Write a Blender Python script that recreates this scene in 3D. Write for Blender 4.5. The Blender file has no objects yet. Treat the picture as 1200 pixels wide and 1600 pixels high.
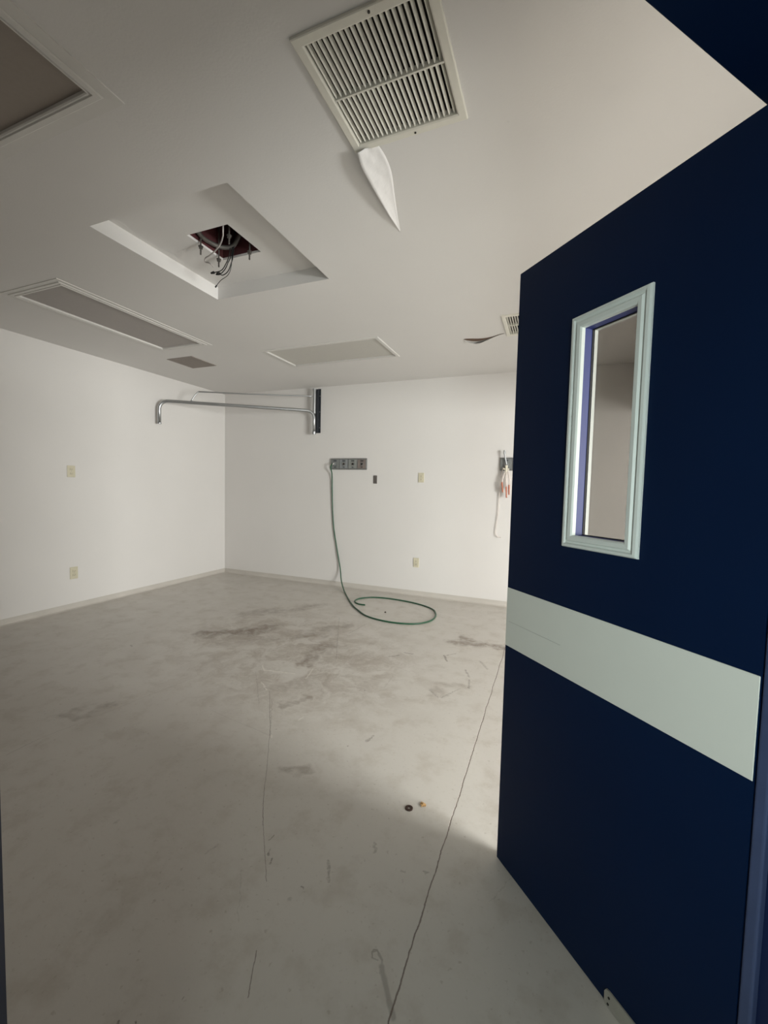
import bpy, bmesh, math, random
from mathutils import Vector, Matrix
random.seed(4)
C = bpy.context.scene.collection
SC = bpy.context.scene
PI = math.pi

# ------------------------------------------------------------------ camera
H0 = 1.335                       # eye height
cam_d = bpy.data.cameras.new('camera')
cam = bpy.data.objects.new('camera', cam_d); C.objects.link(cam)
cam_d.sensor_fit = 'VERTICAL'; cam_d.sensor_height = 36.0; cam_d.sensor_width = 27.0
cam_d.lens = 654.86 / 1600 * 36.0
cam_d.clip_start = 0.02
F_ = Vector((-0.37356371, 0.92581538, -0.0575851))
R_ = Vector((0.92659159, 0.37533642, 0.023465))
U_ = Vector((-0.04333804, 0.0445922, 0.9980648))
cam.matrix_world = Matrix(((R_.x, U_.x, -F_.x, 0), (R_.y, U_.y, -F_.y, 0), (R_.z, U_.z, -F_.z, H0), (0, 0, 0, 1)))
SC.camera = cam

# ------------------------------------------------------------------ world, lights, exposure
SC.view_settings.view_transform = 'Standard'
SC.view_settings.look = 'None'
SC.view_settings.gamma = 1.0
SC.view_settings.use_curve_mapping = False
SC.view_settings.exposure = 0.0
world = bpy.data.worlds.new('world'); SC.world = world; world.use_nodes = True
world.node_tree.nodes['Background'].inputs[0].default_value = (0.62, 0.74, 1.0, 1)
world.node_tree.nodes['Background'].inputs[1].default_value = 0.6

def area(name, loc, direction, sx, sy, power, col):
    l = bpy.data.lights.new(name, 'AREA'); l.shape = 'RECTANGLE'; l.size = sx; l.size_y = sy
    l.energy = power; l.color = col
    o = bpy.data.objects.new(name, l); C.objects.link(o); o.location = loc
    o.rotation_euler = Vector(direction).to_track_quat('-Z', 'Y').to_euler()
    return o
XL, YB, XR, H = -4.586, 4.951, 4.2, 2.661
WY0, WY1, WZ0, WZ1 = -0.25, 1.60, 0.45, 2.00       # window in the right wall
wl = area('window_daylight', (XR + 0.20, (WY0 + WY1) / 2, (WZ0 + WZ1) / 2), (-1, 0.12, -0.15), WY1 - WY0, WZ1 - WZ0, 510, (1.0, 0.98, 0.95))
wl.data.spread = math.radians(170)

# doorway axes: w runs along the doorway wall, n points into the room
AW = math.atan2(0.745, 0.667)
def PW(w, n, z=0.0):
    return Vector((w * math.cos(AW) - n * math.sin(AW), w * math.sin(AW) + n * math.cos(AW), z))
area('corridor_ceiling_lamp', PW(0.3, -1.3, H - 0.05), (0, 0, -1), 0.6, 1.2, 0.8, (0.85, 1.0, 0.97))
cl = area('door_fill_light', PW(-0.36, -0.95, 1.1), PW(1, 1.15), 0.3, 1.2, 11.5, (0.88, 1.0, 0.96))  # unseen fill, added to brighten the door face
cl.data.spread = math.radians(100)

# ------------------------------------------------------------------ helpers
def tag(o, label=None, cat=None, group=None, kind=None):
    if label: o['label'] = label
    if cat: o['category'] = cat
    if group: o['group'] = group
    if kind: o['kind'] = kind
    return o
def obj(name, bm, m, parent=None, smooth=False):
    me = bpy.data.meshes.new(name)
    bmesh.ops.recalc_face_normals(bm, faces=bm.faces[:])
    if smooth:
        for f in bm.faces: f.smooth = True
    bm.to_mesh(me); bm.free()
    for mm in (m if isinstance(m, (list, tuple)) else [m]): me.materials.append(mm)
    o = bpy.data.objects.new(name, me); C.objects.link(o)
    if parent: o.parent = parent
    return o
def struct(name, bm, m, parent=None):
    o = obj(name, bm, m, parent)
    if parent is None: o['kind'] = 'structure'
    return o
def thing(name, label, cat, loc=(0, 0, 0), rotz=0, group=None):
    o = bpy.data.objects.new(name, None); C.objects.link(o); o.empty_display_size = 0.05
    o.location = loc; o.rotation_euler = (0, 0, rotz)
    return tag(o, label, cat, group)
def dup(root, loc, rotz, label, group=None):
    r = root.copy(); C.objects.link(r); r.location = loc; r.rotation_euler = (0, 0, rotz); r['label'] = label
    if group: r['group'] = group
    for ch in list(root.children):
        c = ch.copy(); C.objects.link(c); c.parent = r
        for g in ch.children:
            d = g.copy(); C.objects.link(d); d.parent = c
    return r
def box(bm, a, b, bev=0.0, seg=2, M=None):
    x0, y0, z0 = a; x1, y1, z1 = b
    r = bmesh.ops.create_cube(bm, size=1.0)
    vs = r['verts']
    for v in vs:
        v.co = Vector(((x0 + x1) / 2 + v.co.x * (x1 - x0), (y0 + y1) / 2 + v.co.y * (y1 - y0), (z0 + z1) / 2 + v.co.z * (z1 - z0)))
    if bev:
        es = list({e for v in vs for e in v.link_edges})
        rr = bmesh.ops.bevel(bm, geom=es, offset=bev, segments=seg, affect='EDGES', profile=0.5)
        vs = list({v for f in rr['faces'] for v in f.verts} | {v for v in vs if v.is_valid})
    if M is not None:
        for v in vs: v.co = M @ v.co
    return vs
def B(*args, **k):
    bm = bmesh.new(); box(bm, *args, **k); return bm
def quad(bm, pts):
    return bm.faces.new([bm.verts.new(p) for p in pts])
def cyl(bm, p0, p1, r, seg=16, r1=None):
    p0, p1 = Vector(p0), Vector(p1); d = p1 - p0
    M = Matrix.Translation((p0 + p1) / 2) @ d.to_track_quat('Z', 'Y').to_matrix().to_4x4()
    bmesh.ops.create_cone(bm, cap_ends=True, segments=seg, radius1=r, radius2=r if r1 is None else r1, depth=d.length, matrix=M)
def smooth_path(pts, n=8):
    P = [Vector(p) for p in pts]; out = []
    for i in range(len(P) - 1):
        p0 = P[max(i - 1, 0)]; p1 = P[i]; p2 = P[i + 1]; p3 = P[min(i + 2, len(P) - 1)]
        for k in range(n):
            t = k / n
            out.append(0.5 * ((2 * p1) + (p2 - p0) * t + (2 * p0 - 5 * p1 + 4 * p2 - p3) * t * t + (3 * p1 - p0 - 3 * p2 + p3) * t ** 3))
    out.append(P[-1]); return out
def tube(bm, pts, r, seg=10):
    P = [Vector(p) for p in pts]; rings = []
    T = (P[1] - P[0]).normalized(); up = Vector((0, 0, 1)) if abs(T.z) < 0.9 else Vector((1, 0, 0))
    Nn = (up - T * up.dot(T)).normalized()
    for i, p in enumerate(P):
        t = ((P[min(i + 1, len(P) - 1)] - P[max(i - 1, 0)])).normalized()
        Nn = (Nn - t * Nn.dot(t)).normalized(); Bn = t.cross(Nn)
        rr = r[i] if isinstance(r, list) else r
        rings.append([bm.verts.new(p + Nn * math.cos(2 * PI * k / seg) * rr + Bn * math.sin(2 * PI * k / seg) * rr) for k in range(seg)])
    for a, b in zip(rings, rings[1:]):
        for k in range(seg):
            bm.faces.new((a[k], a[(k + 1) % seg], b[(k + 1) % seg], b[k]))
    bm.faces.new(rings[0][::-1]); bm.faces.new(rings[-1])
def rect_frame(bm, x0, x1, y0, y1, prof, M=None, horizontal=True):
    """sweeps a profile [(inset, height)] round a rectangle, mitred; in the xy plane, height along z (or -y if not horizontal)"""
    loops = []
    for ins, hh in prof:
        pts = [(x0 + ins, y0 + ins), (x1 - ins, y0 + ins), (x1 - ins, y1 - ins), (x0 + ins, y1 - ins)]
        lp = []
        for a, b in pts:
            v = Vector((a, b, hh)) if horizontal else Vector((a, hh, b))
            if M is not None: v = M @ v
            lp.append(bm.verts.new(v))
        loops.append(lp)
    for a, b in zip(loops, loops[1:]):
        for k in range(4):
            bm.faces.new((a[k], a[(k + 1) % 4], b[(k + 1) % 4], b[k]))

# ------------------------------------------------------------------ materials
class G:
    def __init__(s, name):
        s.m = bpy.data.materials.new(name); s.m.use_nodes = True; s.t = s.m.node_tree; s.n = s.t.nodes; s.l = s.t.links
        s.b = s.n['Principled BSDF']
    def put(s, sock, v):
        if v is None: return
        if hasattr(v, 'is_output') or isinstance(v, bpy.types.NodeSocket): s.l.new(v, sock)
        else: sock.default_value = v
    def math(s, op, a, b=None, c=None, clamp=False):
        n = s.n.new('ShaderNodeMath'); n.operation = op; n.use_clamp = clamp
        s.put(n.inputs[0], a); s.put(n.inputs[1], b); s.put(n.inputs[2], c); return n.outputs[0]
    def vm(s, op, a, b=None, out=0, scale=None):
        n = s.n.new('ShaderNodeVectorMath'); n.operation = op
        s.put(n.inputs[0], a); s.put(n.inputs[1], b)
        if scale is not None: s.put(n.inputs['Scale'], scale)
        return n.outputs[out]
    def noise(s, vec, scale, detail=3, rough=0.5, col=False):
        n = s.n.new('ShaderNodeTexNoise'); s.put(n.inputs['Vector'], vec)
        n.inputs['Scale'].default_value = scale; n.inputs['Detail'].default_value = detail; n.inputs['Roughness'].default_value = rough
        return n.outputs['Color' if col else 'Fac']
    def ramp(s, v, a, b, lo=0.0, hi=1.0):
        n = s.n.new('ShaderNodeMapRange'); n.interpolation_type = 'SMOOTHSTEP'
        s.put(n.inputs[0], v); n.inputs[1].default_value = a; n.inputs[2].default_value = b
        n.inputs[3].default_value = lo; n.inputs[4].default_value = hi; return n.outputs[0]
    def mix(s, f, a, b):
        n = s.n.new('ShaderNodeMix'); n.data_type = 'RGBA'
        s.put(n.inputs[0], f); s.put(n.inputs[6], a); s.put(n.inputs[7], b); return n.outputs[2]
    def pos(s):
        return s.n.new('ShaderNodeNewGeometry').outputs['Position']
    def objpos(s):
        return s.n.new('ShaderNodeTexCoord').outputs['Object']
    def bump(s, h, strength=0.2, dist=0.002):
        n = s.n.new('ShaderNodeBump'); n.inputs['Strength'].default_value = strength; n.inputs['Distance'].default_value = dist
        s.put(n.inputs['Height'], h); s.l.new(n.outputs[0], s.b.inputs['Normal'])
def c4(c): return (c[0], c[1], c[2], 1.0)
def mat(name, col, rough=0.5, metal=0.0, var=0.06, scale=30, bump=0.0, spec=0.5, bdist=0.001):
    g = G(name); p = g.objpos()
    nz = g.noise(p, scale, 3)
    dark = c4([x * (1 - var) for x in col]); lite = c4([min(1, x * (1 + var)) for x in col])
    g.l.new(g.mix(nz, dark, lite), g.b.inputs['Base Color'])
    g.b.inputs['Roughness'].default_value = rough; g.b.inputs['Metallic'].default_value = metal
    g.b.inputs['Specular IOR Level'].default_value = spec
    if bump: g.bump(g.noise(p, scale * 4, 2), bump, bdist)
    return g.m

def wall_mat(name, col, rough=0.6):
    g = G(name); p = g.pos()
    n1 = g.noise(p, 1.3, 3); n2 = g.noise(p, 9, 4)
    a = g.mix(n1, c4([x * 0.96 for x in col]), c4([min(1, x * 1.03) for x in col]))
    spots = g.ramp(g.noise(p, 26, 2), 0.74, 0.80, 0, 0.12)
    g.l.new(g.mix(spots, a, c4([x * 0.6 for x in col])), g.b.inputs['Base Color'])
    g.b.inputs['Roughness'].default_value = rough; g.b.inputs['Specular IOR Level'].default_value = 0.3
    g.bump(g.math('ADD', g.noise(p, 120, 2), g.math('MULTIPLY', n2, 1.5)), 0.25, 0.0015)
    return g.m
M_wall = wall_mat('white_wall_paint', (0.69, 0.665, 0.64))
M_ceil = wall_mat('white_ceiling_paint', (0.69, 0.67, 0.65), 0.75)

BROWN = [(-2.83, 2.812, -2.377, 3.126, 0.0402, 0.8), (-2.893, 3.365, -2.404, 4.056, 0.0335, 0.45), (-2.023, 3.113, -1.829, 3.533, 0.0353, 0.5), (-1.67, 3.112, -1.734, 2.672, 0.0309, 0.6), (-1.754, 2.703, -1.715, 2.643, 0.0201, 0.8), (-1.468, 2.138, -1.406, 2.246, 0.0121, 0.5), (-0.71, 3.657, -0.349, 3.728, 0.0233, 0.7), (-0.442, 3.734, -0.345, 3.697, 0.0224, 0.8), (-1.074, 1.512, -0.985, 1.61, 0.0143, 0.5), (-1.705, 2.213, -1.521, 2.347, 0.043, 0.3), (-0.709, 2.576, -0.527, 2.727, 0.0175, 0.35), (-2.467, 2.73, -2.226, 2.928, 0.0322, 0.3), (-2.483, 1.514, -2.488, 1.589, 0.0143, 0.4)]
SCUFF = [(-1.154, 3.041, -1.089, 3.099, 0.0054, 0.7), (-1.069, 3.167, -0.999, 3.171, 0.0054, 0.6), (-0.762, 3.255, -0.716, 3.152, 0.0067, 0.8), (-0.743, 3.263, -0.681, 3.336, 0.0041, 0.5), (-0.552, 3.052, -0.504, 2.947, 0.0058, 0.5), (-0.496, 2.906, -0.473, 2.782, 0.0058, 0.5), (-0.611, 2.576, -0.53, 2.745, 0.0036, 0.4), (-0.706, 2.644, -0.633, 2.565, 0.0045, 0.35), (-0.478, 3.264, -0.407, 3.144, 0.0076, 0.35), (-0.857, 1.958, -0.845, 2.013, 0.0067, 0.5), (-1.384, 3.017, -0.917, 2.845, 0.0022, 0.2), (-0.995, 2.54, -1.005, 2.747, 0.0022, 0.2), (-0.938, 1.246, -0.933, 1.268, 0.0022, 0.6), (-0.902, 1.193, -0.905, 1.212, 0.0032, 0.7), (-0.874, 1.163, -0.88, 1.182, 0.0032, 0.7), (-0.688, 1.257, -0.653, 1.192, 0.0045, 0.45), (-0.566, 1.39, -0.55, 1.354, 0.0045, 0.4), (-0.727, 1.138, -0.713, 1.134, 0.0022, 0.7), (-0.736, 1.084, -0.732, 1.081, 0.0041, 0.3), (-0.438, 1.325, -0.426, 1.325, 0.0032, 0.4), (-0.361, 1.358, -0.351, 1.354, 0.0032, 0.4), (-0.419, 1.293, -0.42, 1.281, 0.0022, 0.2), (-1.648, 3.685, -1.678, 3.37, 0.0032, 0.4), (-3.155, 2.353, -3.125, 2.337, 0.0045, 0.7), (-1.358, 1.854, -1.355, 1.855, 0.0022, 1), (-0.93, 1.877, -0.927, 1.879, 0.0022, 1), (-1.097, 2.454, -1.093, 2.447, 0.0022, 1), (-1.579, 2.113, -1.346, 1.788, 0.002, 0.4), (-1.917, 2.378, -1.611, 2.03, 0.0022, 0.3), (-1.373, 2.52, -1.255, 2.688, 0.0022, 0.3), (-1.978, 3.747, -1.509, 2.818, 0.0032, 0.35), (-0.947, 1.104, -0.838, 0.964, 0.0014, 0.2), (-1.11, 1.102, -1.098, 1.152, 0.0022, 0.3), (-1.539, 1.072, -1.539, 1.083, 0.0045, 0.3), (-1.245, 0.753, -1.244, 0.759, 0.0014, 0.3), (-0.835, 0.751, -0.834, 0.756, 0.0014, 0.6), (-0.945, 0.656, -0.94, 0.654, 0.0032, 0.9), (-0.905, 0.674, -0.899, 0.671, 0.0022, 0.9), (-0.136, 1.332, -0.077, 1.455, 0.0014, 0.2)]
LOOP = [(-0.4285, 1.047, -0.426, 1.054, 0.001, 0.6), (-0.426, 1.054, -0.418, 1.059, 0.0012, 0.6), (-0.418, 1.059, -0.408, 1.052, 0.0014, 0.6), (-0.408, 1.052, -0.394, 1.04, 0.0022, 0.5), (-0.394, 1.04, -0.386, 1.009, 0.002, 0.4), (-0.389, 1.025, -0.319, 0.932, 0.0045, 0.5), (-0.428, 1.047, -0.415, 1.058, 0.001, 0.6), (-0.423, 1.035, -0.428, 1.047, 0.0014, 0.6), (-0.405, 1.035, -0.423, 1.035, 0.0014, 0.4)]
LIGHT = [(-1.944, 2.484, -1.877, 2.42, 0.0045, 0.8), (-1.883, 2.429, -1.649, 2.469, 0.0045, 0.9), (-1.293, 1.974, -1.289, 2.02, 0.002, 0.9), (-1.343, 1.789, -1.333, 1.781, 0.0054, 0.6), (-1.783, 2.266, -1.684, 2.193, 0.0045, 0.6), (-1.541, 2.442, -1.579, 2.595, 0.0051, 0.5)]
CRACK = [(-0.327, 5.0, -0.327, 0.9, 0.0021, 0.9), (-0.327, 0.9, -0.32, -1.0, 0.0021, 0.9), (-1.655, 2.188, -1.349, 1.786, 0.0022, 0.35), (-1.349, 1.786, -1.131, 1.464, 0.0022, 0.3), (-1.131, 1.464, -1.002, 1.291, 0.0014, 0.7), (-1.002, 1.291, -0.841, 1.103, 0.001, 0.7), (-0.736, 0.921, -0.682, 0.82, 0.0014, 0.7), (-2.401, 1.14, -2.407, 1.279, 0.0022, 0.35), (-2.407, 1.279, -2.244, 2.115, 0.0022, 0.2), (-1.818, 1.855, -1.352, 1.785, 0.0014, 0.2)]

def floor_material(marks=True):
    g = G('worn_painted_concrete' if marks else 'worn_painted_concrete_clean'); p = g.pos()
    sep = g.n.new('ShaderNodeSeparateXYZ'); g.l.new(p, sep.inputs[0])
    cmb = g.n.new('ShaderNodeCombineXYZ'); g.l.new(sep.outputs[0], cmb.inputs[0]); g.l.new(sep.outputs[1], cmb.inputs[1])
    p = cmb.outputs[0]
    def wob(scale, amp, base=None):
        n = g.noise(p, scale, 2, col=True)
        d = g.vm('SCALE', g.vm('SUBTRACT', n, (0.5, 0.5, 0.5)), scale=amp)
        return g.vm('MULTIPLY', g.vm('ADD', p if base is None else base, d), (1, 1, 0))
    pb = wob(3.2, 0.45, wob(14, 0.16)); ps = wob(45, 0.025); pc = wob(6, 0.016, wob(60, 0.006))
    def seg(q, s, w0, w1):
        ax, ay, bx, by, w, st = s
        pa = g.vm('SUBTRACT', q, (ax, ay, 0)); ba = (bx - ax, by - ay, 0); L2 = max(ba[0] ** 2 + ba[1] ** 2, 1e-9)
        t = g.math('MULTIPLY', g.vm('DOT_PRODUCT', pa, ba, out=1), 1 / L2, clamp=True)
        d = g.vm('LENGTH', g.vm('SUBTRACT', pa, g.vm('SCALE', ba, scale=t)), out=1)
        return g.ramp(d, w * w0, w * w1, st, 0.0)
    def group(q, lst, w0, w1, op='MAXIMUM'):
        acc = None
        for i, s in enumerate(lst):
            # now and then a hair of the running value is added to the position, so that Cycles works through the marks
            # in turn (evaluated all at once they overflow its node stack)
            if i % 6 == 5: q = g.vm('ADD', q, g.vm('SCALE', (1, 1, 0), scale=g.math('MULTIPLY', acc, 1e-6)))
            v = seg(q, s, w0, w1); acc = v if acc is None else g.math(op, acc, v)
        return acc
    base = g.mix(g.noise(p, 0.9, 4), (0.52, 0.49, 0.445, 1), (0.60, 0.565, 0.52, 1))
    base = g.mix(g.ramp(g.noise(p, 7, 5, 0.65), 0.46, 0.72, 0, 0.5), base, (0.42, 0.375, 0.32, 1))
    speck = g.ramp(g.noise(p, 60, 3), 0.62, 0.76, 0, 0.4)
    base = g.mix(speck, base, (0.30, 0.25, 0.20, 1))
    if not marks:
        cr = group(pc, CRACK[:2], 0.5, 1.5)
        base = g.mix(g.math('MULTIPLY', cr, 0.9), base, (0.12, 0.08, 0.065, 1))
        g.l.new(base, g.b.inputs['Base Color'])
        g.l.new(g.ramp(g.noise(p, 5, 4), 0.3, 0.7, 0.34, 0.5), g.b.inputs['Roughness']); g.b.inputs['Specular IOR Level'].default_value = 0.4
        g.bump(g.math('SUBTRACT', g.math('MULTIPLY', g.noise(p, 40, 3), 0.5), g.math('MULTIPLY', cr, 2.0)), 0.35, 0.003)
        return g.m
    # broad dirt in the middle of the room
    dirt = g.math('MULTIPLY', seg(p, (-2.3, 3.0, -1.6, 2.7, 0.5, 0.55), 0.2, 2.4), g.ramp(g.noise(pb, 5, 5, 0.7), 0.40, 0.64))
    base = g.mix(dirt, base, (0.255, 0.20, 0.15, 1))
    br = g.math('MULTIPLY', group(pb, BROWN, 0.3, 4.2), g.ramp(g.noise(p, 16, 5, 0.7), 0.30, 0.62, 0.25, 1.0))
    base = g.mix(br, base, (0.165, 0.12, 0.085, 1))
    sc = g.math('MULTIPLY', group(ps, SCUFF, 0.5, 1.8), g.ramp(g.noise(p, 70, 3, 0.7), 0.35, 0.6, 0.35, 1.0))
    base = g.mix(sc, base, (0.13, 0.105, 0.08, 1))
    base = g.mix(g.math('MULTIPLY', group(wob(45, 0.008), LOOP, 0.8, 2.4), 0.95), base, (0.19, 0.165, 0.14, 1))
    lt = group(ps, LIGHT, 0.5, 1.6)
    base = g.mix(lt, base, (0.66, 0.62, 0.56, 1))
    cr = group(pc, CRACK, 0.5, 1.5)
    base = g.mix(g.math('MULTIPLY', cr, 0.9), base, (0.12, 0.08, 0.065, 1))
    g.l.new(base, g.b.inputs['Base Color'])
    rg = g.ramp(g.noise(p, 5, 4), 0.3, 0.7, 0.34, 0.5)
    g.l.new(rg, g.b.inputs['Roughness']); g.b.inputs['Specular IOR Level'].default_value = 0.4
    hh = g.math('SUBTRACT', g.math('ADD', g.math('MULTIPLY', g.noise(p, 40, 3), 0.5), lt), g.math('MULTIPLY', cr, 2.0))
    g.bump(hh, 0.35, 0.003)
    return g.m
M_floor = floor_material(); M_floor2 = floor_material(False)
M_base = mat('painted_cove_base', (0.52, 0.485, 0.44), 0.5, var=0.1, scale=6)
M_blue = mat('navy_gloss_paint', (0.0018, 0.011, 0.043), 0.45, var=0.12, scale=3, bump=0.15, bdist=0.0006, spec=0.12)
M_frameblue = mat('navy_frame_paint', (0.009, 0.017, 0.060), 0.4, var=0.15, scale=8, bump=0.15, spec=0.25)
M_reveal_lit = mat('navy_reveal_lit_tint', (0.045, 0.06, 0.22), 0.5, var=0.05, spec=0.5)  # navy lightened: the backlit sheen of the reveal is put into the colour
M_strip = mat('pale_grey_green_laminate', (0.77, 0.79, 0.735), 0.5, var=0.02, scale=8, bump=0.08)
M_vframe = mat('white_vision_frame_paint', (0.74, 0.79, 0.76), 0.4, var=0.03)
M_steel = mat('brushed_steel', (0.46, 0.47, 0.48), 0.35, 1.0, var=0.1, scale=20)
M_dull = mat('dull_zinc', (0.42, 0.42, 0.40), 0.5, 0.8, var=0.15, scale=25)
M_oxide = mat('oxidised_dark_steel', (0.115, 0.105, 0.095), 0.6, 0.4, var=0.3, scale=40)
M_dark = mat('black_rubber', (0.012, 0.012, 0.012), 0.6)
M_void = mat('dark_duct_interior', (0.035, 0.030, 0.024), 0.9)
M_grille = mat('cream_grille_enamel', (0.70, 0.675, 0.60), 0.5, var=0.06)
M_trim = mat('white_fixture_trim', (0.64, 0.62, 0.59), 0.45, var=0.03)
M_diff = mat('prismatic_diffuser_off', (0.52, 0.50, 0.46), 0.55, var=0.05, scale=60, bump=0.3)
M_diff2 = mat('brown_grey_diffuser_off', (0.36, 0.33, 0.31), 0.6, var=0.06, scale=60, bump=0.3)
M_diff3 = mat('dark_brown_diffuser_off', (0.27, 0.23, 0.20), 0.6, var=0.06, scale=60, bump=0.3)
M_vent = mat('dusty_brown_vent', (0.27, 0.235, 0.21), 0.7, var=0.1, scale=50)
M_ivory = mat('ivory_plastic', (0.60, 0.555, 0.42), 0.4, var=0.03)
M_slot = mat('dark_slot', (0.03, 0.025, 0.02), 0.7)
M_green = mat('green_hose_rubber', (0.012, 0.075, 0.035), 0.4, var=0.15)
M_maroon = mat('maroon_deck_primer', (0.085, 0.020, 0.023), 0.8, var=0.35, scale=14)
M_paper = mat('torn_joint_tape', (0.74, 0.72, 0.71), 0.7, var=0.03, scale=12, bump=0.3, bdist=0.003)
M_tear_shade = mat('brown_tear_gap_shade', (0.12, 0.075, 0.05), 0.9, var=0.2)  # brown standing in for the shadowed gap of the tear
M_plate = mat('dark_bronze_plate', (0.17, 0.15, 0.14), 0.45, 0.5)
M_orange = mat('orange_plastic_tip', (0.42, 0.13, 0.07), 0.4)
M_cable = mat('grey_cable_jacket', (0.42, 0.39, 0.37), 0.5)
M_rust = mat('rusted_washer_steel', (0.055, 0.030, 0.022), 0.6, 0.5, var=0.3, scale=90)
M_leaf = mat('tan_dried_flake', (0.45, 0.27, 0.11), 0.7, var=0.4, scale=120)
def glass(name, tint, gloss):
    g = G(name); g.n.remove(g.b); out = g.n['Material Output']
    tr = g.n.new('ShaderNodeBsdfTransparent'); tr.inputs[0].default_value = c4(tint)
    gl = g.n.new('ShaderNodeBsdfGlossy'); gl.inputs['Roughness'].default_value = 0.03
    lw = g.n.new('ShaderNodeLayerWeight'); fz = g.math('POWER', lw.outputs['Facing'], 5.0)
    mx = g.n.new('ShaderNodeMixShader'); g.l.new(g.math('MULTIPLY_ADD', fz, 0.5 * gloss, 0.02 * gloss), mx.inputs[0])
    g.l.new(tr.outputs[0], mx.inputs[1]); g.l.new(gl.outputs[0], mx.inputs[2]); g.l.new(mx.outputs[0], out.inputs[0])
    return g.m
M_glass = glass('tinted_vision_glass', (0.57, 0.56, 0.545), 1.0)
M_glass2 = glass('clear_window_glass', (0.95, 0.97, 0.97), 1.0)
def clear_tube():
    g = G('clear_vinyl_tube'); g.b.inputs['Base Color'].default_value = (0.80, 0.72, 0.66, 1)
    g.b.inputs['Roughness'].default_value = 0.2; g.b.inputs['Alpha'].default_value = 0.55
    return g.m
M_clear = clear_tube()

# ------------------------------------------------------------------ the room
T = 0.12
bm = bmesh.new(); fx = [XL - 0.2, -3.5, 0.1, XR + 0.5]; fy = [-3.6, 0.5, 4.3, YB + 0.2]
for i in range(3):
    for j in range(3):
        f = quad(bm, [(fx[i], fy[j], 0), (fx[i + 1], fy[j], 0), (fx[i + 1], fy[j + 1], 0), (fx[i], fy[j + 1], 0)])
        f.material_index = 0 if (i, j) == (1, 1) else 1
bmesh.ops.remove_doubles(bm, verts=bm.verts[:], dist=1e-5)
ge = bmesh.ops.extrude_face_region(bm, geom=bm.faces[:])
for v in [v for v in ge['geom'] if isinstance(v, bmesh.types.BMVert)]: v.co.z = -0.1
struct('floor', bm, [M_floor, M_floor2])

# ceiling: a slab cut round the recess, the grilles, the light fixtures and the vent
RX = (-2.305, -1.393, 1.514, 2.417); RD = 0.09
HOLE = (-2.010, -1.715, 1.868, 2.150)
GR_A = (-0.785, -0.341, 1.108, 1.556)      # near return grille
GR_B = (-0.430, 0.014, 3.340, 3.788)       # far return grille
LC = (-2.736, -1.493, 3.452, 4.026)
LD = (-3.695, -3.120, 1.840, 3.135)
LF = (-2.750, -1.500, 0.445, 1.040)
VE = (-3.919, -3.566, 3.369, 3.721)
def inset(r, d): return (r[0] + d, r[1] - d, r[2] + d, r[3] - d)
cuts = [RX, inset(GR_A, 0.03), inset(GR_B, 0.03), inset(LC, 0.03), inset(LD, 0.03), inset(LF, 0.03), inset(VE, 0.02)]
SLIT = (-0.80, -0.45, 3.70, 3.86)
bm = bmesh.new()
xs = sorted({XL - 0.1, XR + 0.3} | {v for c in cuts for v in c[:2]})
ys = sorted({-3.6, YB + 0.1} | {v for c in cuts for v in c[2:]})
for i in range(len(xs) - 1):
    for j in range(len(ys) - 1):
        cx, cy = (xs[i] + xs[i + 1]) / 2, (ys[j] + ys[j + 1]) / 2
        if any(c[0] < cx < c[1] and c[2] < cy < c[3] for c in cuts): continue
        quad(bm, [(xs[i], ys[j], H), (xs[i], ys[j + 1], H), (xs[i + 1], ys[j + 1], H), (xs[i + 1], ys[j], H)])
# recess sides
def side_walls(bm, r, z0, z1):
    x0, x1, y0, y1 = r
    for a, b in (((x0, y0), (x1, y0)), ((x1, y0), (x1, y1)), ((x1, y1), (x0, y1)), ((x0, y1), (x0, y0))):
        quad(bm, [(a[0], a[1], z0), (b[0], b[1], z0), (b[0], b[1], z1), (a[0], a[1], z1)])
side_walls(bm, RX, H, H + RD)
hx = [RX[0], HOLE[0], HOLE[1], RX[1]]; hy = [RX[2], HOLE[2], HOLE[3], RX[3]]
for i in range(3):
    for j in range(3):
        if i == 1 and j == 1: continue
        quad(bm, [(hx[i], hy[j], H + RD), (hx[i], hy[j + 1], H + RD), (hx[i + 1], hy[j + 1], H + RD), (hx[i + 1], hy[j], H + RD)])
side_walls(bm, HOLE, H + RD, H + RD + 0.014)
bmesh.ops.remove_doubles(bm, verts=bm.verts[:], dist=1e-5)
ceiling = struct('ceiling', bm, M_ceil)
# duct / shaft boxes above each opening belong to the ceiling
def shaft(r, z0, hgt, m, name, par=None):
    b = bmesh.new(); side_walls(b, r, z0, z0 + hgt)
    quad(b, [(r[0], r[2], z0 + hgt), (r[1], r[2], z0 + hgt), (r[1], r[3], z0 + hgt), (r[0], r[3], z0 + hgt)])
    return obj(name, b, m, par or ceiling)
shaft((HOLE[0] - 0.0, HOLE[1] + 0.0, HOLE[2] - 0.0, HOLE[3] + 0.0), H + RD + 0.014, 0.30, M_maroon, 'ceiling_shaft')

# walls
struct('wall_left', B((XL - T, -0.1, 0), (XL, YB + T, H)), M_wall)
struct('wall_back', B((XL, YB, 0), (XR + T, YB + T, H)), M_wall)
bm = bmesh.new()
for a, b in (((XR, -2.6, 0), (XR + T, WY0, H)), ((XR, WY1, 0), (XR + T, YB, H)), ((XR, WY0, 0), (XR + T, WY1, WZ0)), ((XR, WY0, WZ1), (XR + T, WY1, H))):
    box(bm, a, b)
struct('wall_right', bm, M_wall)
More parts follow.
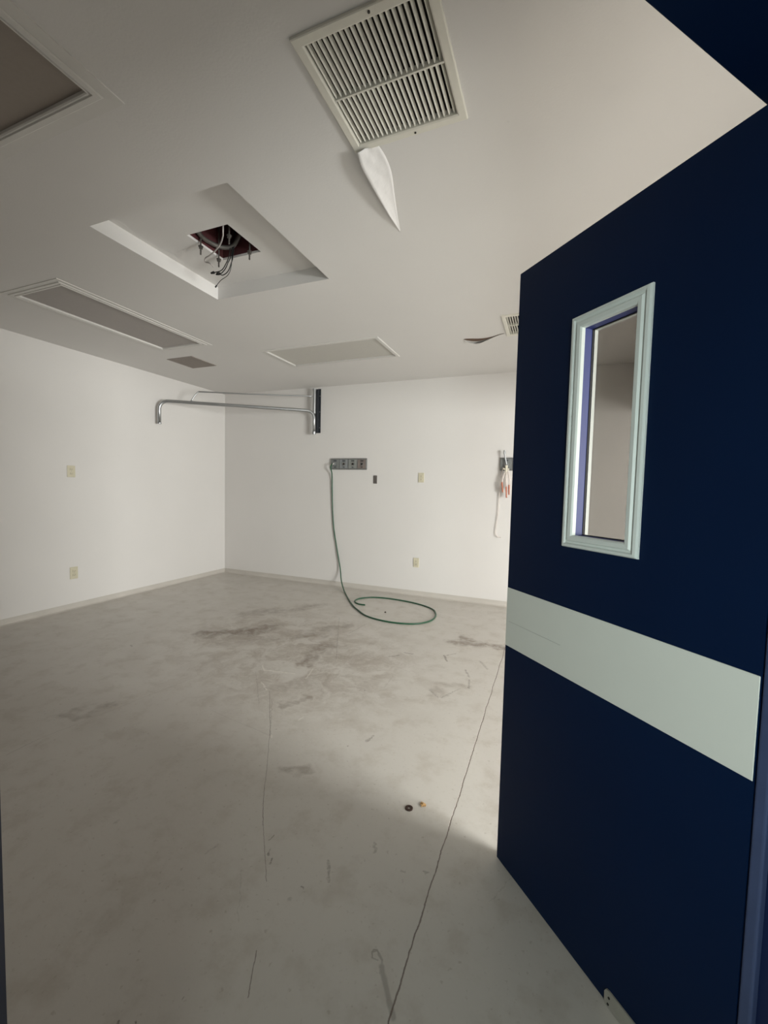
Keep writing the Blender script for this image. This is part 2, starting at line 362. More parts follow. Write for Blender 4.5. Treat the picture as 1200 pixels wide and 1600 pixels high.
# doorway wall, in its own axes
MW = Matrix.Rotation(AW, 4, 'Z')
DW0, DW1, DN0, DN1, DZ = -0.133, 0.991, 0.21, 0.437, 2.070     # clear opening, frame depth, head height
bm = bmesh.new()
box(bm, (-0.42, 0.29, 0), (DW0 - 0.05, DN1 - 0.008, H), M=MW)
box(bm, (DW1 + 0.05, 0.29, 0), (1.16, DN1 - 0.008, H), M=MW)
box(bm, (DW0 - 0.05, 0.29, DZ + 0.05), (DW1 + 0.05, DN1 - 0.008, H), M=MW)
struct('wall_doorway', bm, M_wall)
p = PW(-0.42, DN1 - 0.008)
struct('wall_near', B((XL, p.y - 0.10, 0), (p.x + 0.01, p.y, H)), M_wall)
bm = bmesh.new(); box(bm, (1.06, -2.75, 0), (1.16, 0.29, H), M=MW); struct('wall_corridor_right', bm, M_wall)
bm = bmesh.new(); box(bm, (-0.52, -2.75, 0), (-0.42, 0.29, H), M=MW); struct('wall_corridor_left', bm, M_wall)
bm = bmesh.new(); box(bm, (-0.52, -2.85, 0), (1.16, -2.75, H), M=MW); struct('wall_corridor_end', bm, M_wall)

# unseen header, added to hold window light off the ceiling near the door
struct('wall_light_blocker', B((0.95, 0.72, 2.13), (1.09, YB, H)), M_wall)

# cove baseboards
def cove(a, b, nrm):
    """base strip from a to b, nrm points into the room"""
    a, b, nrm = Vector((*a, 0)), Vector((*b, 0)), Vector((*nrm, 0))
    prof = [(0.0, 0.062), (0.003, 0.062), (0.004, 0.03), (0.010, 0.012), (0.026, 0.003), (0.040, 0.0)]
    bm = bmesh.new(); A = [bm.verts.new(a + nrm * d + Vector((0, 0, z))) for d, z in prof]; Bv = [bm.verts.new(b + nrm * d + Vector((0, 0, z))) for d, z in prof]
    for k in range(len(prof) - 1): bm.faces.new((A[k], A[k + 1], Bv[k + 1], Bv[k]))
    z0 = bm.verts.new(a); z1 = bm.verts.new(b)
    bm.faces.new((A[0], Bv[0], z1, z0)); bm.faces.new((A[-1], z0, z1, Bv[-1])); bm.faces.new(A + [z0]); bm.faces.new(Bv + [z1])
    return bm
e = 0.0
struct('baseboard_left', cove((XL + e, 0.04), (XL + e, YB), (1, 0)), M_base)
struct('baseboard_back', cove((XL, YB - e), (XR, YB - e), (0, -1)), M_base)
struct('baseboard_right', cove((XR - e, -2.3), (XR - e, YB), (-1, 0)), M_base)

# window in the right wall (the room's daylight)
wn = struct('window_1', bmesh.new(), M_trim)
bm = bmesh.new()
box(bm, (XR - 0.015, WY0 - 0.05, WZ0 - 0.05), (XR + T, WY0, WZ1 + 0.05), 0.003); box(bm, (XR - 0.015, WY1, WZ0 - 0.05), (XR + T, WY1 + 0.05, WZ1 + 0.05), 0.003)
box(bm, (XR - 0.015, WY0, WZ1), (XR + T, WY1, WZ1 + 0.05), 0.003); box(bm, (XR - 0.03, WY0, WZ0 - 0.05), (XR + T, WY1, WZ0), 0.003)
obj('window_frame', bm, M_trim, wn)
obj('window_pane', B((XR + 0.05, WY0, WZ0), (XR + 0.056, WY1, WZ1)), M_glass2, wn)

# door frame: jambs, stops and head, navy
fr = struct('trim_1', bmesh.new(), M_frameblue)
for nm, (wa, wb) in (('left_jamb', (DW0 - 0.05, DW0)), ('right_jamb', (DW1 + 0.012, DW1 + 0.05))):
    bm = bmesh.new(); box(bm, (wa, DN0, 0), (wb, DN1, DZ + 0.05), 0.002, M=MW); obj(nm, bm, M_blue if nm == 'left_jamb' else M_frameblue, fr)
bm = bmesh.new(); box(bm, (DW0, DN0, DZ), (DW1 + 0.012, DN1, DZ + 0.05), 0.002, M=MW); obj('head', bm, M_blue, fr)
bm = bmesh.new(); box(bm, (DW1 - 0.012, 0.349, 0), (DW1 + 0.012, 0.371, DZ), 0.005, 3, M=MW); obj('door_stop', bm, mat('slate_blue_stop_paint', (0.045, 0.065, 0.14), 0.4, var=0.2, scale=12, spec=0.4), fr)  # stop in a lighter blue than the jambs

# ------------------------------------------------------------------ the door, standing open into the room
DL, DH, DT = 0.7366, 2.061, 0.044
dloc = (0.3756, 0.9786, 0.0); drot = math.atan2(0.72059, -0.69336)
door = bpy.data.objects.new('door_1', None); C.objects.link(door); door.location = dloc; door.rotation_euler = (0, 0, drot); door['kind'] = 'structure'
wx0, wx1, wz0, wz1 = DL - 0.446, DL - 0.278, 1.211, 1.793
bm = bmesh.new()
box(bm, (0, -DT, 0.006), (wx0, 0, DH)); box(bm, (wx1, -DT, 0.006), (DL, 0, DH))
box(bm, (wx0, -DT, 0.006), (wx1, 0, wz0)); box(bm, (wx0, -DT, wz1), (wx1, 0, DH))
obj('door_leaf', bm, M_blue, door)
# rub rail with a faint horizontal seam
bm = bmesh.new(); box(bm, (0.001, 0.0, 0.794), (DL - 0.0008, 0.0022, 0.9985), 0.0008, 1)
rr_ = obj('rub_rail', bm, M_strip, door); rr_['label'] = 'pale grey green rub rail band'
bm = bmesh.new(); box(bm, (DL - 0.25, 0.0021, 0.8815), (DL - 0.015, 0.00245, 0.8822)); obj('scratch_line', bm, M_dull, rr_)
# vision panel moulding, both faces
for s in (1, -1):
    bm = bmesh.new(); y0 = 0.0 if s > 0 else -DT
    prof = [(0.0, y0), (0.0, y0 + s * 0.006), (0.003, y0 + s * 0.012), (0.010, y0 + s * 0.013), (0.013, y0 + s * 0.008), (0.018, y0 + s * 0.008), (0.022, y0 + s * 0.013), (0.032, y0 + s * 0.012), (0.0358, y0 + s * 0.008), (0.0358, y0 - s * 0.004)]
    rect_frame(bm, wx0 - 0.034, wx1 + 0.034, wz0 - 0.034, wz1 + 0.034, prof, horizontal=False)
    o = obj('vision_frame', bm, M_vframe, door); o['label'] = 'white painted moulded frame round the door glass'
bm = bmesh.new()
rect_frame(bm, wx0, wx1, wz0, wz1, [(0.0, -0.031), (0.003, -0.031), (0.003, -0.036), (0.0, -0.036)], horizontal=False)
obj('glazing_gasket', bm, M_dark, door)
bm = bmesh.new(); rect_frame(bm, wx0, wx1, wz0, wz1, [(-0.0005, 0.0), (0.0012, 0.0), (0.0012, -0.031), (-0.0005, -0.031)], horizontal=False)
obj('backlit_reveal_lining', bm, M_reveal_lit, door)  # thin added lining that carries the backlit tint
obj('vision_glass', B((wx0 + 0.0005, -0.036, wz0 + 0.0005), (wx1 - 0.0005, -0.031, wz1 - 0.0005)), M_glass, door)
# steel shoe plate low on the hinge side, rounded nose, two screws
bm = bmesh.new()
px1 = DL - 0.458; pts = [(0.02, 0.0)] ; ol = []
for x, z in ((0.02, 0.003), (px1 - 0.006, 0.003), (px1, 0.010), (px1 + 0.001, 0.035), (px1 - 0.004, 0.045), (px1 - 0.012, 0.0475), (0.02, 0.0475)): ol.append((x, z))
fa = [bm.verts.new((x, 0.0005, z)) for x, z in ol]; fb = [bm.verts.new((x, 0.0045, z)) for x, z in ol]
bm.faces.new(fa); bm.faces.new(fb)
for k in range(len(ol)): bm.faces.new((fa[k], fa[(k + 1) % len(ol)], fb[(k + 1) % len(ol)], fb[k]))
M_shoe = mat('worn_grey_plate', (0.40, 0.385, 0.34), 0.5, 0.3, var=0.12, scale=30)
sp = obj('shoe_plate', bm, M_shoe, door); sp['label'] = 'grey metal shoe plate'
for x, z in ((px1 - 0.014, 0.031), (px1 - 0.012, 0.012)):
    bm = bmesh.new(); cyl(bm, (x, 0.0045, z), (x, 0.0065, z), 0.0028, 12); obj('screw', bm, M_slot, sp)
for z in (0.25, 1.03, 1.85):
    bm = bmesh.new(); cyl(bm, (-0.006, -0.050, z - 0.055), (-0.006, -0.050, z + 0.055), 0.007, 12)
    box(bm, (-0.004, -0.048, z - 0.05), (-0.0005, -0.006, z + 0.05)); obj('hinge', bm, M_dull, door, smooth=False)

# ------------------------------------------------------------------ ceiling things
def make_grille(name, label, r, group):
    x0, x1, y0, y1 = r; cx, cy = (x0 + x1) / 2, (y0 + y1) / 2; hw, hh = (x1 - x0) / 2, (y1 - y0) / 2
    t = thing(name, label, 'ceiling grille', (cx, cy, H), 0, group)
    bm = bmesh.new()
    rect_frame(bm, -hw, hw, -hh, hh, [(0.0, 0.0), (0.0, -0.008), (0.003, -0.010), (0.026, -0.010), (0.031, -0.007), (0.031, 0.018)])
    obj('grille_frame', bm, M_grille, t)
    shaft((-hw + 0.03, hw - 0.03, -hh + 0.03, hh - 0.03), 0.0, 0.30, M_void, 'duct', t)
    n = 21; iw = hw - 0.031; ih = hh - 0.031; pitch = 2 * iw / n
    for k in range(n):
        xk = -iw + pitch * (k + 0.5)
        bm = bmesh.new()
        Ms = Matrix.Translation((xk, 0, 0.004)) @ Matrix.Rotation(math.radians(-64), 4, 'Y')
        box(bm, (-0.0075, -ih, -0.0006), (0.0075, ih, 0.0006), M=Ms)
        obj('slat', bm, M_grille, t)
    obj('centre_bar', B((-iw, -0.003, -0.007), (iw, 0.003, 0.012)), M_grille, t)
    for sy in (-1, 1):
        bm = bmesh.new(); cyl(bm, (0.03, sy * (hh - 0.013), -0.0125), (0.03, sy * (hh - 0.013), -0.0095), 0.0038, 12); obj('screw', bm, M_slot, t)
    return t
ga = make_grille('ceiling_grille', 'large near cream louvred ceiling grille with torn tape hanging from its corner', GR_A, None)
gb = dup(ga, ((GR_B[0] + GR_B[1]) / 2, (GR_B[2] + GR_B[3]) / 2, H), 0, 'small looking far cream louvred ceiling grille half hidden by the blue door edge')

def make_light(label, r, m, wide=0.045, fl=0.0):
    x0, x1, y0, y1 = r; cx, cy = (x0 + x1) / 2, (y0 + y1) / 2; hw, hh = (x1 - x0) / 2, (y1 - y0) / 2
    t = thing('recessed_light_fixture', label, 'ceiling light', (cx, cy, H))
    bm = bmesh.new()
    if fl: rect_frame(bm, -hw - fl, hw + fl, -hh - fl, hh + fl, [(0.0, 0.0), (0.001, -0.0035), (fl, -0.0045)])
    rect_frame(bm, -hw, hw, -hh, hh, [(0.0, 0.0), (0.0, -0.006), (0.004, -0.009), (0.022, -0.009), (0.024, -0.004), (0.028, -0.004), (0.030, -0.009), (wide - 0.004, -0.009), (wide, -0.006), (wide, 0.012)])
    obj('fixture_trim', bm, M_trim, t)
    shaft((-hw + 0.03, hw - 0.03, -hh + 0.03, hh - 0.03), 0.0, 0.10, M_trim, 'fixture_housing', t)
    obj('diffuser', B((-hw + wide - 0.004, -hh + wide - 0.004, 0.006), (hw - wide + 0.004, hh - wide + 0.004, 0.010)), m, t)
    return t
make_light('unlit wide ceiling light panel nearest the back wall, pale grey diffuser', LC, M_diff, 0.026)
make_light('long unlit ceiling light panel beside the left wall, brownish grey diffuser in white trim', LD, M_diff2, 0.045, 0.03)
make_light('dark brown unlit ceiling light panel cut off by the upper left photo corner', LF, M_diff3, 0.037, 0.045)

# small dark square vent
t = thing('ceiling_vent', 'small square dusty brown air vent in the ceiling near the far left corner', 'air vent', ((VE[0] + VE[1]) / 2, (VE[2] + VE[3]) / 2, H))
hw, hh = (VE[1] - VE[0]) / 2, (VE[3] - VE[2]) / 2
bm = bmesh.new(); rect_frame(bm, -hw, hw, -hh, hh, [(0, 0), (0, -0.004), (0.014, -0.006), (0.02, -0.002), (0.02, 0.02)]); obj('vent_frame', bm, M_vent, t)
shaft((-hw + 0.02, hw - 0.02, -hh + 0.02, hh - 0.02), 0.0, 0.2, M_void, 'duct', t)
for k in range(14):
    yk = -hh + 0.02 + (2 * hh - 0.04) * (k + 0.5) / 14
    bm = bmesh.new(); box(bm, (-hw + 0.02, -0.012, -0.0006), (hw - 0.02, 0.012, 0.0006), M=Matrix.Translation((0, yk, 0.004)) @ Matrix.Rotation(math.radians(-25), 4, 'X')); obj('vane', bm, M_vent, t)

# loose joint tape hanging beside the near grille
att = [(-0.689, 1.559), (-0.683, 1.624), (-0.692, 1.712), (-0.722, 1.823), (-0.762, 1.972), (-0.792, 2.098)]
free = [(-0.764, 1.530, 0.030), (-0.778, 1.600, 0.034), (-0.782, 1.70, 0.034), (-0.786, 1.815, 0.029), (-0.792, 1.950, 0.018), (-0.796, 2.100, 0.001)]
bm = bmesh.new(); A = smooth_path([(x, y, 0) for x, y in att], 5); Fp = smooth_path([(x, y, -d) for x, y, d in free], 5); rows = []
for i, (a, f) in enumerate(zip(A, Fp)):
    row = []
    for k in range(9):
        s = k / 8
        q = a.lerp(f, s); q.z = f.z * (s ** 1.5) + 0.0032 * math.sin(i * 0.9 + k * 1.5 + math.sin(i * 2.1)) * math.sin(PI * s) * (1 - i / len(A)) - 0.0005
        row.append(bm.verts.new((q.x, q.y, H + q.z)))
    rows.append(row)
for a, b in zip(rows, rows[1:]):
    for k in range(8): bm.faces.new((a[k], a[k + 1], b[k + 1], b[k]))
o = obj('loose_tape_flap', bm, M_paper, None, True)
sm = o.modifiers.new('thickness', 'SOLIDIFY'); sm.thickness = 0.0008; sm.offset = 0
tag(o, 'torn white strip of joint tape hanging off the ceiling by the large grille', 'torn tape')

# long dark tear beside the far grille, its lower lip sagging
t = thing('torn_ceiling_tape', 'dark sagging tear in the ceiling tape left of the far grille', 'ceiling tear', (-0.62, 3.78, H))
cen = [(-0.80, 3.757, 0.000), (-0.775, 3.772, 0.017), (-0.72, 3.800, 0.028), (-0.669, 3.812, 0.024), (-0.61, 3.802, 0.014), (-0.55, 3.775, 0.006), (-0.50, 3.745, 0.004), (-0.445, 3.722, 0.002)]
bm = bmesh.new(); cp = smooth_path([(x + 0.62, y - 3.78, d) for x, y, d in cen], 5)
u_ = [bm.verts.new((q.x, q.y - max(q.z, 0.001) * 1.3, -0.0008)) for q in cp]; l_ = [bm.verts.new((q.x, q.y + max(q.z, 0.001) * 1.3, -0.0008)) for q in cp]
for k in range(len(cp) - 1): bm.faces.new((u_[k], u_[k + 1], l_[k + 1], l_[k]))
obj('tear_gap_shade', bm, M_tear_shade, t)  # flat dark strip, paints the shade inside the tear
bm = bmesh.new(); rows = []
for q in cp:
    d = max(q.z, 0.0008); y1 = q.y + d * 1.3
    rows.append([bm.verts.new((q.x, y1 + d * 1.6 * (1 - s), -0.0006 - d * 0.9 * s ** 1.4)) for s in (0, .25, .5, .75, 1.0)])
for a, b in zip(rows, rows[1:]):
    for k in range(4): bm.faces.new((a[k], a[k + 1], b[k + 1], b[k]))
lp = obj('sagging_lip', bm, M_ceil, t, True); s_ = lp.modifiers.new('thickness', 'SOLIDIFY'); s_.thickness = 0.0008

# what hangs in the ceiling hole: threaded rods, cables
ZT = H + RD
def rod(x, y, z0, z1, label):
    t = thing('threaded_rod', label, 'hanging rod', (x, y, z1), 0, None)
    bm = bmesh.new(); L = z1 - z0; nn = 40; r = [0.0042 + 0.0009 * (k % 2) for k in range(nn + 1)]
    tube(bm, [(0, 0, -L * k / nn) for k in range(nn + 1)], r, 8); obj('rod_shaft', bm, M_oxide, t)
    bm = bmesh.new(); cyl(bm, (0, 0, -L + 0.034), (0, 0, -L + 0.046), 0.011, 6); obj('nut', bm, M_oxide, t)
    bm = bmesh.new(); cyl(bm, (0, 0, -L + 0.046), (0, 0, -L + 0.049), 0.014, 16); obj('washer', bm, M_oxide, t)
    return t
rod(-1.990, 1.950, H + 0.020, H + 0.33, 'threaded steel rod with nut hanging at the left corner of the ceiling hole')
rod(-1.992, 2.096, H + 0.020, H + 0.33, 'threaded steel rod with nut hanging in the ceiling hole beside the black wires')
rod(-1.752, 2.092, H + 0.020, H + 0.33, 'threaded steel rod with nut hanging at the right corner of the ceiling hole')
rod(-1.765, 1.935, H + 0.030, H + 0.33, 'threaded steel rod hanging at the near corner of the ceiling hole, highest of the four')

def loose(name, pts, r, m, label, cat, group=None, n=8, seg=8):
    bm = bmesh.new(); tube(bm, smooth_path(pts, n), r, seg)
    return tag(obj(name, bm, m, None, True), label, cat, group)
loose('white_cable', [(-1.750, 1.90, 2.95), (-1.752, 1.878, 2.80), (-1.757, 1.880, 2.728), (-1.778, 1.90, 2.714), (-1.825, 1.93, 2.698), (-1.882, 1.95, 2.683), (-1.93, 1.96, 2.672), (-1.974, 1.97, 2.668), (-1.984, 1.98, 2.655), (-1.95, 1.98, 2.640), (-1.94, 2.0, 2.626)], 0.0042, M_cable, 'pale grey cable looping out of the square ceiling hole', 'cable')
t = thing('grey_conduit', 'curved grey flexible conduit lying along the left edge of the ceiling hole', 'conduit', (-1.97, 2.03, 2.80))
bm = bmesh.new(); pts = smooth_path([(-1.975, 1.885, 2.80), (-1.985, 1.96, 2.785), (-1.975, 2.03, 2.783), (-1.95, 2.08, 2.785), (-1.90, 2.115, 2.80), (-1.85, 2.12, 2.86)], 14)
tube(bm, [q - Vector((-1.97, 2.03, 2.80)) for q in pts], [0.0115 + 0.0015 * (k % 2) for k in range(len(pts))], 12); obj('conduit_tube', bm, M_oxide, t, True)
WG = None
for pts, lb in (([(-1.885, 2.12, 2.95), (-1.90, 2.105, 2.753), (-1.915, 2.09, 2.69), (-1.935, 2.09, 2.659), (-1.966, 2.09, 2.637), (-1.991, 2.09, 2.637)], 'black wire with capped end hanging from the ceiling hole, middle of the bundle'),
            ([(-1.875, 2.12, 2.95), (-1.892, 2.11, 2.748), (-1.899, 2.10, 2.688), (-1.924, 2.10, 2.646), (-1.965, 2.10, 2.630), (-1.995, 2.10, 2.646)], 'black wire sagging lowest in the curled bundle under the ceiling hole'),
            ([(-1.90, 2.12, 2.95), (-1.912, 2.10, 2.751), (-1.935, 2.09, 2.682), (-1.966, 2.085, 2.650), (-2.022, 2.08, 2.645)], 'black wire of the ceiling hole bundle reaching furthest left, capped end')):
    t = thing('black_wire', lb, 'wire', pts[-1], 0)
    o0 = Vector(pts[-1]); bm = bmesh.new(); tube(bm, [q - o0 for q in smooth_path(pts, 8)], 0.0028, 8); obj('wire_strand', bm, M_dark, t, True)
    d = (Vector(pts[-1]) - Vector(pts[-2])).normalized(); bm = bmesh.new(); cyl(bm, -d * 0.006, d * 0.016, 0.0085, 10, 0.005); obj('wire_cap', bm, M_dark, t)
t = thing('thin_black_wire', 'thin single wire hanging lowest beneath the ceiling hole, dark bent tip', 'wire', (-2.045, 2.13, 2.59))
o0 = Vector((-2.045, 2.13, 2.59)); bm = bmesh.new(); tube(bm, [q - o0 for q in smooth_path([(-1.88, 2.12, 2.95), (-1.899, 2.11, 2.746), (-1.918, 2.12, 2.678), (-1.952, 2.13, 2.642), (-2.008, 2.13, 2.619), (-2.045, 2.13, 2.59)], 8)], 0.0019, 8); obj('wire_strand', bm, M_dark, t, True)
bm = bmesh.new(); cyl(bm, (0.004, 0, 0.003), (-0.008, 0, -0.007), 0.0045, 8); obj('wire_cap', bm, M_dark, t)

# ------------------------------------------------------------------ back wall: swing arm
AX, AY = -3.000, 4.871
ad = Vector((-4.509 - AX, 3.764 - AY, 0)).normalized(); AL = (Vector((-4.509, 3.764, 0)) - Vector((AX, AY, 0))).length
arm = thing('wall_swing_arm', 'grey tubular steel swing arm high on the back wall, reaching toward the left wall', 'swing arm', (AX, YB, 2.04))
def AP(s, z): return (ad.x * s, ad.y * s + AY - YB, z - 2.04)
bm = bmesh.new(); box(bm, (0.005, -0.045, 0.02), (0.032, 0.0, 0.585), 0.003); box(bm, (-0.030, -0.008, 0.01), (0.055, 0.0, 0.595), 0.002)
M_dkst = mat('dark_bracket_steel', (0.055, 0.06, 0.07), 0.4, 0.6, var=0.2)
wp = obj('wall_plate', bm, M_dkst, arm); wp['label'] = 'dark steel wall channel'
bm = bmesh.new(); cyl(bm, AP(0, 2.30), AP(0, 2.605), 0.021, 20); cyl(bm, AP(0, 2.605), AP(0, 2.622), 0.026, 20); obj('mast', bm, M_steel, arm, False)
zA = 2.333; P_ = []
for k in range(9):
    a = PI / 2 * k / 8; P_.append(AP(0.10 * (1 - math.cos(a)), zA - 0.10 + 0.10 * math.sin(a)))
P_ = [AP(0, 2.045)] + P_
for k in range(9):
    a = PI / 2 * k / 8; P_.append(AP(AL - 0.10 + 0.10 * math.sin(a), zA - 0.10 * (1 - math.cos(a))))
P_.append(AP(AL, 2.06))
bm = bmesh.new(); tube(bm, P_, 0.0205, 18); obj('arm_tube', bm, M_steel, arm, True)
bm = bmesh.new(); cyl(bm, AP(AL, 2.052), AP(AL, 2.066), 0.024, 20); obj('tube_end_collar', bm, M_steel, arm)
bm = bmesh.new(); cyl(bm, AP(0, 2.025), AP(0, 2.06), 0.026, 20); obj('bottom_collar', bm, M_steel, arm)
bl = (Vector((-4.151, 4.026, 0)) - Vector((AX, AY, 0))).length
bm = bmesh.new(); tube(bm, smooth_path([AP(0.0, 2.525), AP(0.4, 2.508), AP(0.9, 2.489), AP(bl - 0.04, 2.475), AP(bl, 2.468), AP(bl + 0.03, 2.44), AP(bl + 0.085, 2.352)], 4), 0.0085, 12); obj('brace_rod', bm, M_steel, arm, True)
for z in (2.12, 2.33, 2.54):
    bm = bmesh.new(); cyl(bm, (0.044, -0.008, z - 2.04), (0.044, -0.013, z - 2.04), 0.006, 6); obj('bolt', bm, M_dull, arm)

# gas outlet rails
def rail(name, x0, n, label):
    W = 0.130 * n; t = thing(name, label, 'outlet rail', (x0, YB, 1.562))
    M_r = M_rail
    box_ = B((0, -0.022, 0), (W, 0, 0.146), 0.002); obj('rail_body', box_, M_r, t)
    for k in range(n):
        xa = 0.130 * k + 0.006; xb = 0.130 * (k + 1) - 0.010
        bm = bmesh.new(); box(bm, (xa, -0.027, 0.016), (xb, -0.0215, 0.130), 0.0015); pl = obj('outlet_plate', bm, M_plates[k % 4], t)
        cx = (xa + xb) / 2 + 0.003
        bm = bmesh.new(); cyl(bm, (cx, -0.030, 0.073), (cx, -0.0265, 0.073), 0.024, 24); obj('outlet_ring', bm, M_steel, pl, False)
        bm = bmesh.new(); cyl(bm, (cx, -0.0325, 0.073), (cx, -0.0295, 0.073), 0.014, 20); obj('outlet_port', bm, M_slot, pl, False)
        obj('outlet_tag', B((cx - 0.022, -0.0285, 0.108), (cx + 0.022, -0.0265, 0.120)), M_dkst, pl); obj('release_button', B((cx - 0.012, -0.0285, 0.026), (cx + 0.012, -0.0265, 0.036)), M_dkst, pl)
        bm = bmesh.new(); box(bm, (xb + 0.001, -0.0255, 0.012), (xb + 0.008, -0.0215, 0.134)); obj('divider', bm, M_steel, t)
    return t
M_rail = mat('grey_rail_metal', (0.20, 0.20, 0.195), 0.45, 0.5, var=0.1)
M_plates = [mat('grey_plate_a', (0.22, 0.23, 0.225), 0.45, 0.3), mat('grey_plate_b', (0.27, 0.285, 0.29), 0.45, 0.3), mat('grey_plate_c', (0.28, 0.295, 0.28), 0.45, 0.3), mat('warm_plate_d', (0.25, 0.21, 0.19), 0.45, 0.3)]
rail('gas_outlet_rail', -2.768, 4, 'grey metal medical gas outlet rail with four ports, green hose plugged in')
rail('gas_outlet_rail', -0.580, 4, 'grey metal outlet rail half hidden behind the blue door edge, tubing hanging from it')

# green hose
hose = thing('green_hose', 'thin green hose hanging from the outlet rail and coiled on the floor', 'hose', (-2.5, 4.6, 0))
o0 = Vector((-2.5, 4.6, 0))
hp = [(-2.709, 4.875, 1.634), (-2.725, 4.868, 1.618), (-2.737, 4.872, 1.58), (-2.741, 4.915, 1.50), (-2.745, 4.932, 1.337), (-2.732, 4.936, 0.998), (-2.705, 4.936, 0.743), (-2.652, 4.932, 0.49), (-2.597, 4.920, 0.254), (-2.54, 4.85, 0.11), (-2.435, 4.72, 0.025), (-2.345, 4.60, 0.0085), (-2.188, 4.377, 0.008), (-2.023, 4.163, 0.008), (-1.899, 4.035, 0.008), (-1.766, 3.915, 0.008), (-1.61, 3.845, 0.008), (-1.412, 3.822, 0.008), (-1.228, 3.869, 0.008), (-1.125, 3.975, 0.008), (-1.085, 4.12, 0.008), (-1.110, 4.29, 0.008), (-1.199, 4.455, 0.008), (-1.422, 4.582, 0.008), (-1.724, 4.640, 0.008), (-1.96, 4.610, 0.008), (-2.085, 4.50, 0.008), (-2.105, 4.38, 0.008), (-2.06, 4.30, 0.008), (-2.00, 4.262, 0.008), (-1.925, 4.262, 0.008)]
bm = bmesh.new(); tube(bm, [q - o0 for q in smooth_path(hp, 8)], 0.0078, 10); obj('hose_tube', bm, M_green, hose, True)
bm = bmesh.new(); cyl(bm, Vector((-2.698, 4.918, 1.636)) - o0, Vector((-2.703, 4.884, 1.636)) - o0, 0.012, 16); cyl(bm, Vector((-2.703, 4.886, 1.636)) - o0, Vector((-2.716, 4.872, 1.626)) - o0, 0.009, 12)
M_chrome = mat('bright_chrome', (0.85, 0.85, 0.85), 0.15, 1.0, var=0.02)
cn = obj('hose_connector', bm, M_chrome, hose); cn['label'] = 'bright chrome connector'

# tubing on the second rail
o0 = Vector((-0.52, 4.92, 1.6))
reg = thing('suction_fitting', 'steel fitting with clear plastic tubes on the outlet rail beside the door', 'tubing', o0[:])
bm = bmesh.new(); cyl(bm, (0.012, -0.02, 0.03), (0.012, 0.004, 0.03), 0.018, 16); cyl(bm, (0.012, -0.02, 0.03), (-0.012, -0.028, 0.15), 0.008, 12); cyl(bm, (-0.012, -0.028, 0.15), (-0.010, -0.028, 0.185), 0.013, 12); obj('metal_fitting', bm, M_steel, reg)
bm = bmesh.new(); cyl(bm, (0.014, -0.03, 0.02), (0.014, -0.032, -0.09), 0.016, 14, 0.010); cyl(bm, (-0.02, -0.03, -0.02), (0.045, -0.03, -0.025), 0.010, 10)
M_wplast = mat('cream_plastic', (0.66, 0.62, 0.50), 0.4); obj('cream_adapter', bm, M_wplast, reg)
for pts, r in (([(0.01, -0.03, -0.03), (-0.02, -0.03, -0.12), (-0.027, -0.028, -0.22), (-0.008, -0.028, -0.285)], 0.011), ([(0.015, -0.03, -0.05), (0.02, -0.034, -0.15), (0.03, -0.03, -0.25), (0.03, -0.03, -0.34)], 0.013), ([(0.03, -0.03, -0.02), (0.055, -0.03, -0.14), (0.052, -0.03, -0.24)], 0.011)):
    bm = bmesh.new(); tube(bm, smooth_path(pts, 6), r, 10); obj('clear_tube', bm, M_clear, reg, True)
for a, b in (((-0.027, -0.040, -0.17), (-0.014, -0.040, -0.285)), ((0.022, -0.044, -0.22), (0.030, -0.044, -0.345)), ((0.052, -0.042, -0.20), (0.055, -0.042, -0.31))):
    bm = bmesh.new(); cyl(bm, a, b, 0.009, 12, 0.007); obj('orange_tip', bm, M_orange, reg)
loose('clear_tube', [(-0.545, 4.915, 1.60), (-0.562, 4.92, 1.50), (-0.574, 4.93, 1.38), (-0.583, 4.935, 1.09), (-0.603, 4.935, 0.87), (-0.585, 4.93, 0.81), (-0.54, 4.93, 0.80)], 0.0045, M_clear, 'long thin clear tube dangling down the back wall beside the door', 'tube')

# ------------------------------------------------------------------ wall plates
def plate(label, x=None, y=None, z=1.0, wall='back', m=None, w=0.074, hgt=0.118, kind='outlet', name='wall_outlet', cat='outlet'):
    loc = (x, YB, z) if wall == 'back' else (XL, y, z)
    t = thing(name, label, cat, loc, 0 if wall == 'back' else PI / 2)
    m = m or M_ivory
    obj('cover_plate', B((-w / 2, -0.007, -hgt / 2), (w / 2, 0, hgt / 2), 0.003), m, t)
    if kind == 'outlet':
        for s in (-1, 1):
            bm = bmesh.new(); box(bm, (-0.016, -0.010, s * 0.021 - 0.013), (0.016, -0.0065, s * 0.021 + 0.013), 0.0035); rc = obj('socket', bm, m, t)
            bm = bmesh.new()
            box(bm, (-0.008, -0.0104, s * 0.021 - 0.004), (-0.006, -0.0098, s * 0.021 + 0.006)); box(bm, (0.006, -0.0104, s * 0.021 - 0.004), (0.008, -0.0098, s * 0.021 + 0.006)); cyl(bm, (0, -0.0104, s * 0.021 - 0.008), (0, -0.0098, s * 0.021 - 0.008), 0.0022, 10)
            obj('socket_slots', bm, M_slot, rc)
        bm = bmesh.new(); cyl(bm, (0, -0.0085, 0), (0, -0.0065, 0), 0.003, 12); obj('screw', bm, M_dull, t)
    else:
        for s in (-1, 1):
            bm = bmesh.new(); cyl(bm, (0, -0.009, s * hgt * 0.36), (0, -0.0065, s * hgt * 0.36), 0.003, 12); obj('screw', bm, M_dull, t)
    return t
plate('upper ivory wall plate on the left wall, shoulder height', y=2.785, z=1.428, wall='left', w=0.078)
plate('lower ivory outlet on the left wall, just above the floor base', y=2.793, z=0.378, wall='left', w=0.078, hgt=0.125)
plate('upper ivory wall plate on the back wall, right of the dark plate', x=-1.515, z=1.470)
plate('low ivory outlet on the back wall behind the coiled green hose', x=-1.549, z=0.416)
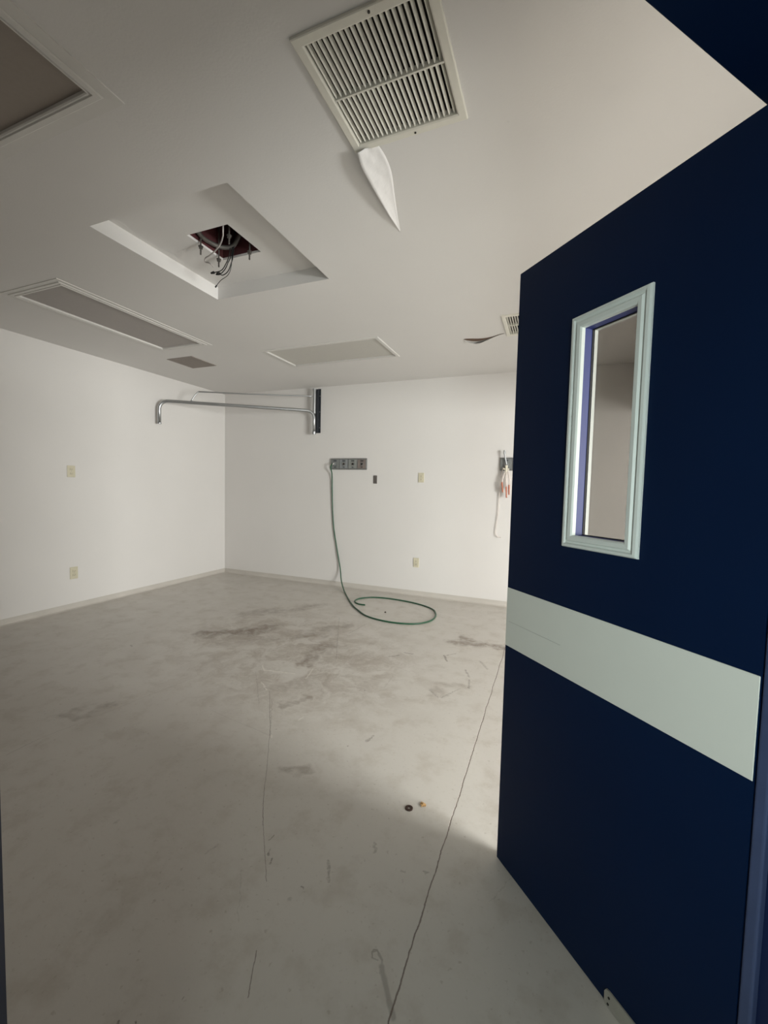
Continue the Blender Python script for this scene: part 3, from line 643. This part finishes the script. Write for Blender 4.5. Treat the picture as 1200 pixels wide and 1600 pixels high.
plate('small dark bronze wall plate below right of the gas outlet rail', x=-2.128, z=1.438, m=M_plate, w=0.050, hgt=0.104, kind='blank', name='wall_plate', cat='wall plate')

# ------------------------------------------------------------------ on the floor
bm = bmesh.new(); ro, ri, th, n = 0.0165, 0.0055, 0.0035, 32
R = [[bm.verts.new((r * math.cos(2 * PI * k / n), r * math.sin(2 * PI * k / n), z)) for k in range(n)] for r, z in ((ro, 0.0), (ro, th * 0.7), (ro - 0.002, th), (ri + 0.001, th), (ri, th * 0.7), (ri, 0.0))]
for a in range(6):
    A_, B_ = R[a], R[(a + 1) % 6]
    for k in range(n): bm.faces.new((A_[k], A_[(k + 1) % n], B_[(k + 1) % n], B_[k]))
o = obj('metal_washer', bm, M_rust, None); o.location = (-0.504, 1.606, 0.0002); tag(o, 'dark round rusty washer lying on the floor near the door', 'washer')
bm = bmesh.new(); rr = random.Random(7); c0 = bm.verts.new((0, 0, 0.006)); ring = []
for k in range(22):
    a = 2 * PI * k / 22; r = 0.0165 * (0.62 + 0.38 * rr.random() + (0.12 if k % 4 == 0 else -0.08))
    ring.append(bm.verts.new((r * math.cos(a), r * math.sin(a), 0.0012 + 0.006 * rr.random())))
mid = [bm.verts.new((v.co.x * 0.5, v.co.y * 0.5, 0.002 + 0.004 * rr.random())) for v in ring]
for k in range(22):
    k2 = (k + 1) % 22; bm.faces.new((ring[k], ring[k2], mid[k2], mid[k])); bm.faces.new((mid[k], mid[k2], c0))
o = obj('dried_flake', bm, M_leaf, None); s_ = o.modifiers.new('thickness', 'SOLIDIFY'); s_.thickness = 0.001; o.location = (-0.455, 1.647, 0.0002); tag(o, 'small crumpled tan flake of debris on the floor beside the washer', 'debris')
bm = bmesh.new(); cyl(bm, (0, 0, 0), (0, 0, 0.003), 0.011, 6); cyl(bm, (0, 0, 0.003), (0, 0, 0.010), 0.006, 10)
o = obj('bolt_head', bm, M_rust, None); o.location = (-1.621, 4.121, 0.0); tag(o, 'tiny dark bolt head on the floor inside the hose loop', 'bolt')
